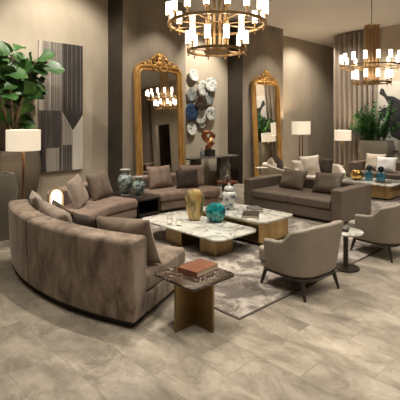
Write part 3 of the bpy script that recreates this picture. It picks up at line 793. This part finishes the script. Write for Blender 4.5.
mirror((6.0, 7.56, .0), 'tall arched gilded mirror behind the curved sofa, beside the porcelain vases', -2.1, 1.34, 3.06)
mirror((10.0, 7.56, .0), 'tall gilded mirror behind the cream tub chair', 1.2, 1.30)

# ------------------------------------------------------------------ wall art (striped) on the left wall
def flat(bm, pts, y, mi):  # pts (x,z)
    a = [bm.verts.new((x, y, z)) for x, z in pts]; f = bm.faces.new(a); f.material_index = mi
AX0, AX1, AZ0, AZ1 = 3.45, 4.40, .745, 3.38
t = thing('striped_wall_art', 'tall grey and black striped geometric panel on the wall behind the lamp', 'wall art', ((AX0+AX1)/2, WY, AZ0))
ob('backing', box(NB(), AX0, AX1, WY-.05, WY-.002, AZ0, AZ1), 'a_cream', t, world=True, smooth=False)
bm = NB(); Y0 = WY-.0505
def U(u, v): return (AX0+u*(AX1-AX0), AZ1-v*(AZ1-AZ0))
def quad(u0, v0, u1, v1, mi, y=Y0): flat(bm, [U(u0, v0), U(u1, v0), U(u1, v1), U(u0, v1)], y, mi)
# material slots: 0 cream 1 mid 2 dark 3 black 4 light taupe
quad(0, 0, .06, .53, 4); quad(.06, 0, .50, .53, 1 if False else 4)
quad(.50, 0, 1, .53, 2)
R_ = random.Random(3)
for k in range(16):
    u = .08+.026*k; quad(u, 0, u+.009+.012*R_.random(), .53, 2 if k % 3 else 3, Y0-.0006)
for k in range(5): u = .30+.045*k; quad(u+.006, 0, u+.016, .53, 1, Y0-.0008)
for k in range(14):
    u = .52+.035*k; quad(u, 0, u+.010, .53, 1 if k % 3 == 0 else 3, Y0-.0006)
quad(0, .53, .5, 1, 1); quad(.5, .53, 1, 1, 0)
for k in range(19):
    u = .012+.026*k; quad(u, .53, u+.011+.010*R_.random(), 1, 2 if k % 2 else 3, Y0-.0006)
quad(.16, .82, .44, 1, 4, Y0-.001)
for k in range(8): u = .18+.033*k; quad(u, .82, u+.009, 1, 1, Y0-.0014)
# mitred chevron: light wedge up from the middle column, dark V above
flat(bm, [U(.5, .53), U(.76, .685), U(.76, 1), U(.5, 1)], Y0-.001, 4)
for k in range(8):
    u = .515+.031*k; v0 = .53+(u-.5)*.654+.006; quad(u, v0, u+.010, 1, 1 if k % 2 else 2, Y0-.0015)
flat(bm, [U(.5, .53), U(1, .53), U(1, .56), U(.76, .685)], Y0-.002, 2)
quad(.52, .80, .74, 1, 2, Y0-.0012)
for k in range(6): u = .525+.036*k; quad(u, .80, u+.012, 1, 1, Y0-.0018)
ob('painted_stripes', bm, ['a_cream', 'a_mid', 'a_dark', 'a_black', 'a_light'], t, world=True, smooth=False)

# painting with a black figure on the right wall
t = thing('figure_painting', 'large pale canvas painted with a black abstract figure behind the potted plants', 'painting', (WX, 4.8, 1.9))
ob('canvas', box(NB(), WX-.05, WX, 3.6, 5.60, .9, 2.98), 'canvas', t, world=True, smooth=False)
bm = NB()
fig = [(5.56,2.62),(5.50,2.79),(5.42,2.76),(5.38,2.66),(5.31,2.54),(5.13,2.52),(4.89,2.38),(4.62,2.30),(4.2,2.2),(4.0,1.7),(4.3,1.25),(4.7,1.15),(4.91,1.18),(5.2,1.33),(5.22,1.55),(5.51,1.83),(5.59,1.99),(5.49,2.15),(5.24,2.22),(5.32,2.38),(5.41,2.52)]
vs = [bm.verts.new((WX-.052, y, z)) for y, z in fig]; bm.faces.new(vs)
f2 = bmesh.ops.extrude_face_region(bm, geom=bm.faces[:]); bmesh.ops.translate(bm, vec=(.0018, 0, 0), verts=[v for v in f2['geom'] if isinstance(v, bmesh.types.BMVert)])
ob('painted_figure', bm, 'ink', t, world=True, smooth=False)

# ------------------------------------------------------------------ floor lamps
def floorlamp(loc, label, H_, sw, sh, stem_m, twin=False, sr=.012, power=14):
    t = thing('floor_lamp', label, 'lamp', loc, rad(0))
    r = sw/2; z0 = H_-sh
    bm = NB(); n = 32
    R1 = [(r, z0), (r, H_), (r-.006, H_), (r-.006, z0)]
    lathe(bm, R1+[R1[0]], n, cap=False); bmesh.ops.remove_doubles(bm, verts=bm.verts, dist=1e-5)
    sh_ = ob('lamp_shade', bm, 'shade', t, angle=60)
    bm = NB()
    for k in range(3):
        a = 2*pi*k/3+.4; tube(bm, [(0, 0, H_-.04), (r*cos(a)*.985, r*sin(a)*.985, H_-.02)], .003, 6)
    ob('shade_holder', bm, 'brass', sh_)
    if twin:
        for s in (-1, 1): ob('stem', box(NB(), s*.045*.72-.012, s*.045*.72+.012, s*-.045*.69-.012, s*-.045*.69+.012, .02, H_-.05), stem_m, t, bev=.002)
    else: ob('stem', lathe(NB(), [(sr, .02), (sr, z0-.03), (sr*.5, z0), (sr*.4, H_-.05)], 12), stem_m, t, angle=60)
    ob('base', lathe(NB(), [(.15, 0), (.15, .012), (.14, .02), (.02, .024)], 32), 'bronze' if stem_m != 'walnut' else 'darkwood', t, angle=40)
    ob('bulb', lathe(NB(), [(.01, z0+sh*.35), (.03, z0+sh*.42), (.035, z0+sh*.5), (.02, z0+sh*.6), (.004, z0+sh*.64)], 12), 'glow', t, angle=180)
    light('POINT', (loc[0], loc[1], z0+sh*.72), power, (1, .78, .52), size=.05)
    return t
floorlamp((2.60, 6.82, 0), 'walnut-stemmed floor lamp with a wide white drum shade before the dark planter', 1.625, .52, .33, 'walnut', sr=.022, power=14)
floorlamp((11.23, 7.24, 0), 'twin-stemmed brass floor lamp with a white shade between the mirror and the curtain', 1.77, .57, .40, 'bronze', True, power=70)
floorlamp((11.98, 6.25, 0), 'thin-stemmed floor lamp with a white shade in front of the curtain', 1.50, .49, .31, 'bronze', sr=.014, power=18)

# ------------------------------------------------------------------ planters and plants
def planter(loc, label, prof, m, n=4, rot=0, sx=1, sy=1, soil=True):
    t = thing('tapered_planter', label, 'planter', loc, rot)
    def sq(bm, pr):
        rings = []
        for r, z in pr:
            P = rrect(-r*sx, r*sx, -r*sy, r*sy, r*.18, 4); rings.append([bm.verts.new((x, y, z)) for x, y in P])
        N = len(rings[0])
        for a, c in zip(rings, rings[1:]):
            for k in range(N): bm.faces.new((a[k], a[(k+1)%N], c[(k+1)%N], c[k]))
        bm.faces.new(rings[0][::-1]); bm.faces.new(rings[-1]); return bm
    zt = prof[-1][1]; rt = prof[-1][0]
    ob('pot', sq(NB(), prof+[(rt-.03, zt), (rt-.035, zt-.06)]), m, t, angle=25)
    ob('soil', poly(NB(), rrect(-(rt-.04)*sx, (rt-.04)*sx, -(rt-.04)*sy, (rt-.04)*sy, .04, 4), zt-.065, zt-.05), 'soil', t)
    return t
planter((2.72, 7.66, 0), 'tall dark tapered planter holding the fiddle-leaf fig', [(.24, 0), (.30, .35), (.385, .94), (.35, 1.27)], 'planter', rot=rad(45-43), )
planter((2.14, 6.62, 0), 'shorter pale tapered planter at the left edge of the picture', [(.14, 0), (.17, .3), (.235, .72), (.19, .98)], 'planter_pale', rot=rad(0))
# fiddle-leaf fig
t = thing('fiddle_leaf_fig', 'large fiddle-leaf fig with glossy broad leaves in the dark planter', 'plant', (2.72, 7.66, 1.21))
R_ = random.Random(11); bm = NB(); tips = []
for k in range(6):
    a = k*1.05+.3; sp = .10+.10*R_.random()
    top = Vector((sp*3.2*cos(a), sp*3.2*sin(a)*.55, 1.35+.6*R_.random()))
    pts = [Vector((.04*cos(a), .04*sin(a), -.02))]
    for q in (.33, .66, 1): pts.append(Vector((top.x*q**1.4, top.y*q**1.4, top.z*q))+Vector((R_.uniform(-.03, .03), R_.uniform(-.03, .03), 0)))
    tube(bm, pts, [.022, .017, .013, .008], 8)
    for q in range(5, 24): 
        f_ = q/23; i = min(2, int(f_*3)); g = f_*3-i; tips.append((pts[i].lerp(pts[i+1], g), a, f_))
    for s in range(2):
        b0 = pts[2].lerp(pts[3], R_.random()*.6); d_ = Vector((cos(a+R_.uniform(-1.5, 1.5)), .6*sin(a+R_.uniform(-1.5, 1.5)), .6)).normalized()*.42
        tube(bm, [b0, b0+d_*.5, b0+d_], [.01, .008, .005], 6)
        for q in range(4, 14): tips.append((b0+d_*(q/13), a, q/13))
ob('trunk', bm, 'bark', t)
bm = NB()
def leaf(bm, base, dirv, L, W, droop, nrm):
    x = dirv.normalized(); s = x.cross(nrm).normalized(); u = s.cross(x).normalized()
    prof = [(0, .03), (.12, .25), (.35, .62), (.62, 1.0), (.82, .92), (.95, .5), (1.0, .08)]
    rows = []
    for q, w_ in prof:
        c = base+x*(L*q)-Vector((0, 0, 1))*(droop*L*q*q)
        wv = W/2*w_; cup = .22*wv
        wave = .06*W*sin(q*13)
        rows.append([bm.verts.new(c-s*wv+u*(cup+wave)), bm.verts.new(c-s*wv*.5+u*cup*.35), bm.verts.new(c), bm.verts.new(c+s*wv*.5+u*cup*.35), bm.verts.new(c+s*wv+u*(cup-wave))])
    for A, B in zip(rows, rows[1:]):
        for k in range(4): bm.faces.new((A[k], A[k+1], B[k+1], B[k]))
R_.shuffle(tips)
cnt = 0
for p, a, f_ in tips:
    if p.z < .28 or cnt > 150: continue
    if p.z < .55 and R_.random() < .5: continue
    cnt += 1
    th = R_.uniform(0, 2*pi); el = R_.uniform(-.15, .95)
    d_ = Vector((cos(th), sin(th), 0))*cos(el)+Vector((0, 0, sin(el)))
    if p.y+d_.y*.3 > .5: d_.y = -abs(d_.y)
    L = R_.uniform(.30, .48); nrm = Vector((R_.uniform(-.5, .5), -1.0+R_.uniform(-.5, .5), .8)).normalized()
    leaf(bm, p+d_*.05, d_, L, L*R_.uniform(.62, .80), R_.uniform(.05, .35), nrm)
ob('foliage', bm, 'leaf', t, angle=180)
# trough planters with zz plants
def zz(loc, label, seed, n=26, hh=1.0, wid=.34):
    t = thing('zz_plant', label, 'plant', loc); R_ = random.Random(seed); sb = NB(); lb = NB()
    for k in range(n):
        a = R_.uniform(0, 2*pi); out = R_.uniform(.1, 1); hgt = hh*R_.uniform(.45, 1.0)
        base = Vector((.08*cos(a), wid*.8*sin(a)*R_.random(), 0)); tip = base+Vector((.25*out*cos(a), (.58)*out*sin(a), hgt*(1-.25*out)))
        pts = [base.lerp(tip, q)+Vector((0, .1*sin(a)*out*q*q, -.12*out*q*q*hgt)) for q in (0, .25, .5, .75, 1)]
        tube(sb, pts, [.012, .011, .009, .007, .004], 6)
        for j in range(4, 17):
            q = j/16; i = min(3, int(q*4)); p = pts[i].lerp(pts[i+1], q*4-i); tn = (pts[i+1]-pts[i]).normalized()
            for s in (-1, 1):
                side = tn.cross(Vector((cos(a+1.3), sin(a+1.3), .2))).normalized()*s
                d_ = (side*.8+tn*.55).normalized(); L = .15*(1-.25*q)
                leaf(lb, p, d_, L, L*.62, .05, Vector((R_.uniform(-.5, .5), R_.uniform(-.5, .5), 1)).normalized())
    ob('stems', sb, 'stem_green', t); ob('foliage', lb, 'leaf_zz', t, angle=180); return t
planter((12.45, 5.42, 0), 'long taupe planter with a leafy plant, nearer the curtain', [(.30, 0), (.34, .5), (.40, .96), (.375, 1.20)], 'planter_pale', sx=.75, sy=1.1)
planter((12.45, 4.28, 0), 'long taupe planter in front of the painting at the frame edge', [(.30, 0), (.34, .5), (.40, .96), (.375, 1.20)], 'planter_pale', sx=.75, sy=1.1)
zz((12.42, 5.42, 1.14), 'feathery dark green plant in the planter nearer the curtain', 4, 38, 1.3)
zz((12.42, 4.28, 1.14), 'low green plant in the planter at the frame edge', 9, 16, .35)

# ------------------------------------------------------------------ chandeliers
def chandelier(loc, label, zc=H):
    # loc z = plane of the upper ring
    t = thing('chandelier', label, 'chandelier', loc, 0, 'two-tier brass chandeliers')
    def annulus(R, r, z, hh=.03, wd=.035):
        bm = NB(); lathe(bm, [(R-wd/2, z-hh/2), (R+wd/2, z-hh/2), (R+wd/2, z+hh/2), (R-wd/2, z+hh/2), (R-wd/2, z-hh/2)], 64, cap=False)
        bmesh.ops.remove_doubles(bm, verts=bm.verts, dist=1e-5); return bm
    zl = -.34
    ob('upper_ring', annulus(.62, 0, 0), 'chand', t, angle=40)
    ob('lower_ring', annulus(.37, 0, zl), 'chand', t, angle=40)
    ob('inner_ring', annulus(.16, 0, 0, .02, .02), 'chand', t, angle=40)
    ob('inner_ring', annulus(.16, 0, zl, .02, .02), 'chand', t, angle=40)
    for k in range(12):
        a = 2*pi*k/12
        ob('shaft_tube', lathe(NB(), [(.017, zl-.02), (.017, .86)], 10, .135*cos(a), .135*sin(a)), 'chand', t, angle=60)
    ob('shaft_plate', lathe(NB(), [(.155, .855), (.16, .86), (.16, .875), (.02, .885)], 32), 'chand', t, angle=40)
    ob('shaft_plate', lathe(NB(), [(.05, zl-.04), (.155, zl-.025), (.155, zl-.015), (.02, zl-.01)], 32), 'chand', t, angle=40)
    for k in range(8):
        a = 2*pi*(k+.5)/8
        ob('arm', tube(NB(), [(.15*cos(a), .15*sin(a), 0), (.605*cos(a), .605*sin(a), 0)], .009, 8), 'chand', t)
        if k % 2: ob('arm', tube(NB(), [(.15*cos(a), .15*sin(a), zl), (.355*cos(a), .355*sin(a), zl)], .009, 8), 'chand', t)
    rzv = atan2(loc[1], loc[0])
    def lamp(R, n, z, ph):
        for k in range(n):
            a = ph+2*pi*(k+.5)/n; x, y = R*cos(a), R*sin(a)
            s = ob('candle_stem', lathe(NB(), [(.004, z-.06), (.012, z-.05), (.009, z-.02), (.010, z+.015), (.010, z+.075), (.026, z+.085), (.028, z+.095)], 12, x, y), 'chand', t, angle=40)
            ob('glass_shade', lathe(NB(), [(.031, z+.095), (.036, z+.10), (.036, z+.255), (.032, z+.26)], 16, x, y), 'candle', s, angle=40)
    lamp(.62, 16, 0, rzv); lamp(.37, 10, zl, rzv)
    ob('cable', lathe(NB(), [(.008, .885), (.008, zc-loc[2]-.03)], 8), 'chairleg', t)
    ob('ceiling_rose', lathe(NB(), [(.03, zc-loc[2]-.04), (.07, zc-loc[2]-.03), (.075, zc-loc[2])], 24), 'chand', t, angle=40)
    return t
chandelier((3.88, 3.75, 3.0), 'large two-tier brass chandelier hanging over the marble coffee tables')
chandelier((8.77, 3.92, 2.92), 'two-tier brass chandelier hanging over the far seating group')

# ------------------------------------------------------------------ lighting: ceiling spots, some of them added as fill
W = (1, .93, .80)
for p, tg, pw, sp in (
    ((2.75, 3.9, 4.6), (2.4, 3.5, 0), 270, 75), ((4.35, 4.3, 4.6), (3.6, 3.6, 0), 300, 90),
    ((1.6, 1.4, 4.6), (1.8, 1.6, 0), 130, 80), ((4.2, .9, 4.6), (4.0, 1.2, 0), 130, 80), ((3.2, 2.6, 4.6), (3.0, 2.3, 0), 100, 70), ((.2, 3.2, 4.6), (.4, 3.2, 0), 70, 80),
    ((5.3, 5.6, 4.6), (5.3, 6.2, 0), 170, 70), ((3.3, 5.6, 4.6), (3.4, 6.2, 0), 150, 70), ((6.9, 3.6, 4.6), (6.6, 3.9, 0), 160, 75),
    ((6.4, 1.8, 4.6), (5.6, 1.9, 0), 160, 80), ((9.0, 5.8, 4.6), (9.3, 6.2, 0), 220, 75), ((10.4, 4.0, 4.6), (10.6, 4.3, .3), 220, 75),
    ((11.9, 4.8, 4.6), (12.9, 4.9, 1.8), 150, 80), ((8.6, 1.5, 4.6), (8.6, 1.5, 0), 160, 90),
    ((7.7, 6.8, 4.6), (7.8, 8.3, 2.0), 330, 80), ((3.6, 6.6, 4.6), (3.8, 8.3, 2.6), 190, 100), ((1.4, 6.2, 4.6), (2.5, 7.7, 2.2), 200, 70),  # includes a wall-washer and a fig spot, both added to brighten
    ((12.2, 7.1, 4.6), (12.6, 8.3, 1.2), 130, 120), ((8.8, 7.0, 4.6), (9.6, 6.2, .3), 150, 60), ((11.2, 3.4, 4.6), (12.9, 4.6, 1.6), 160, 80), ((10.6, 6.0, 4.6), (12.9, 6.3, 1.6), 150, 90), ((10.0, 6.3, 4.6), (10.2, 7.7, 1.8), 120, 70), ((6.0, 6.4, 4.6), (6.0, 7.7, 2.0), 120, 70),
    ((1.0, 5.2, 4.6), (.9, 5.4, 0), 90, 80)):
    light('SPOT', p, pw, W, tg, .05, sp, .6)
for x in (-1.5, 1.5, 4.5, 7.5, 10.5):
    for y in (-5.5, -2.5, -.3):
        light('SPOT', (x, y, 4.6), 110, W, (x, y, 0), .05, 120, .8)  # added grid of wide spots, ambient fill with no fixtures
light('POINT', (14.2, -2.6, 2.4), 25, (1, .85, .7), size=.2)
w = bpy.data.worlds.new('world'); sc.world = w; w.use_nodes = True
w.node_tree.nodes['Background'].inputs[0].default_value = (.02, .018, .015, 1)

# ------------------------------------------------------------------ camera
cam = bpy.data.cameras.new('camera'); co = bpy.data.objects.new('camera', cam); COL.objects.link(co)
a = math.atan(440/420)
co.location = (0, 0, 1.75); co.rotation_euler = (pi/2, 0, a-pi/2)
cam.sensor_width = 36; cam.lens = 36*420/400; cam.shift_y = -(200-122)/400
cam.clip_start = .05; cam.clip_end = 60
sc.camera = co
sc.view_settings.view_transform = 'Standard'; sc.view_settings.look = 'None'
sc.view_settings.exposure = .68; sc.view_settings.gamma = 1; sc.view_settings.use_curve_mapping = False
try:
    sc.cycles.max_bounces = 8; sc.cycles.sample_clamp_indirect = 4; sc.cycles.caustics_reflective = False; sc.cycles.caustics_refractive = False
except Exception: pass
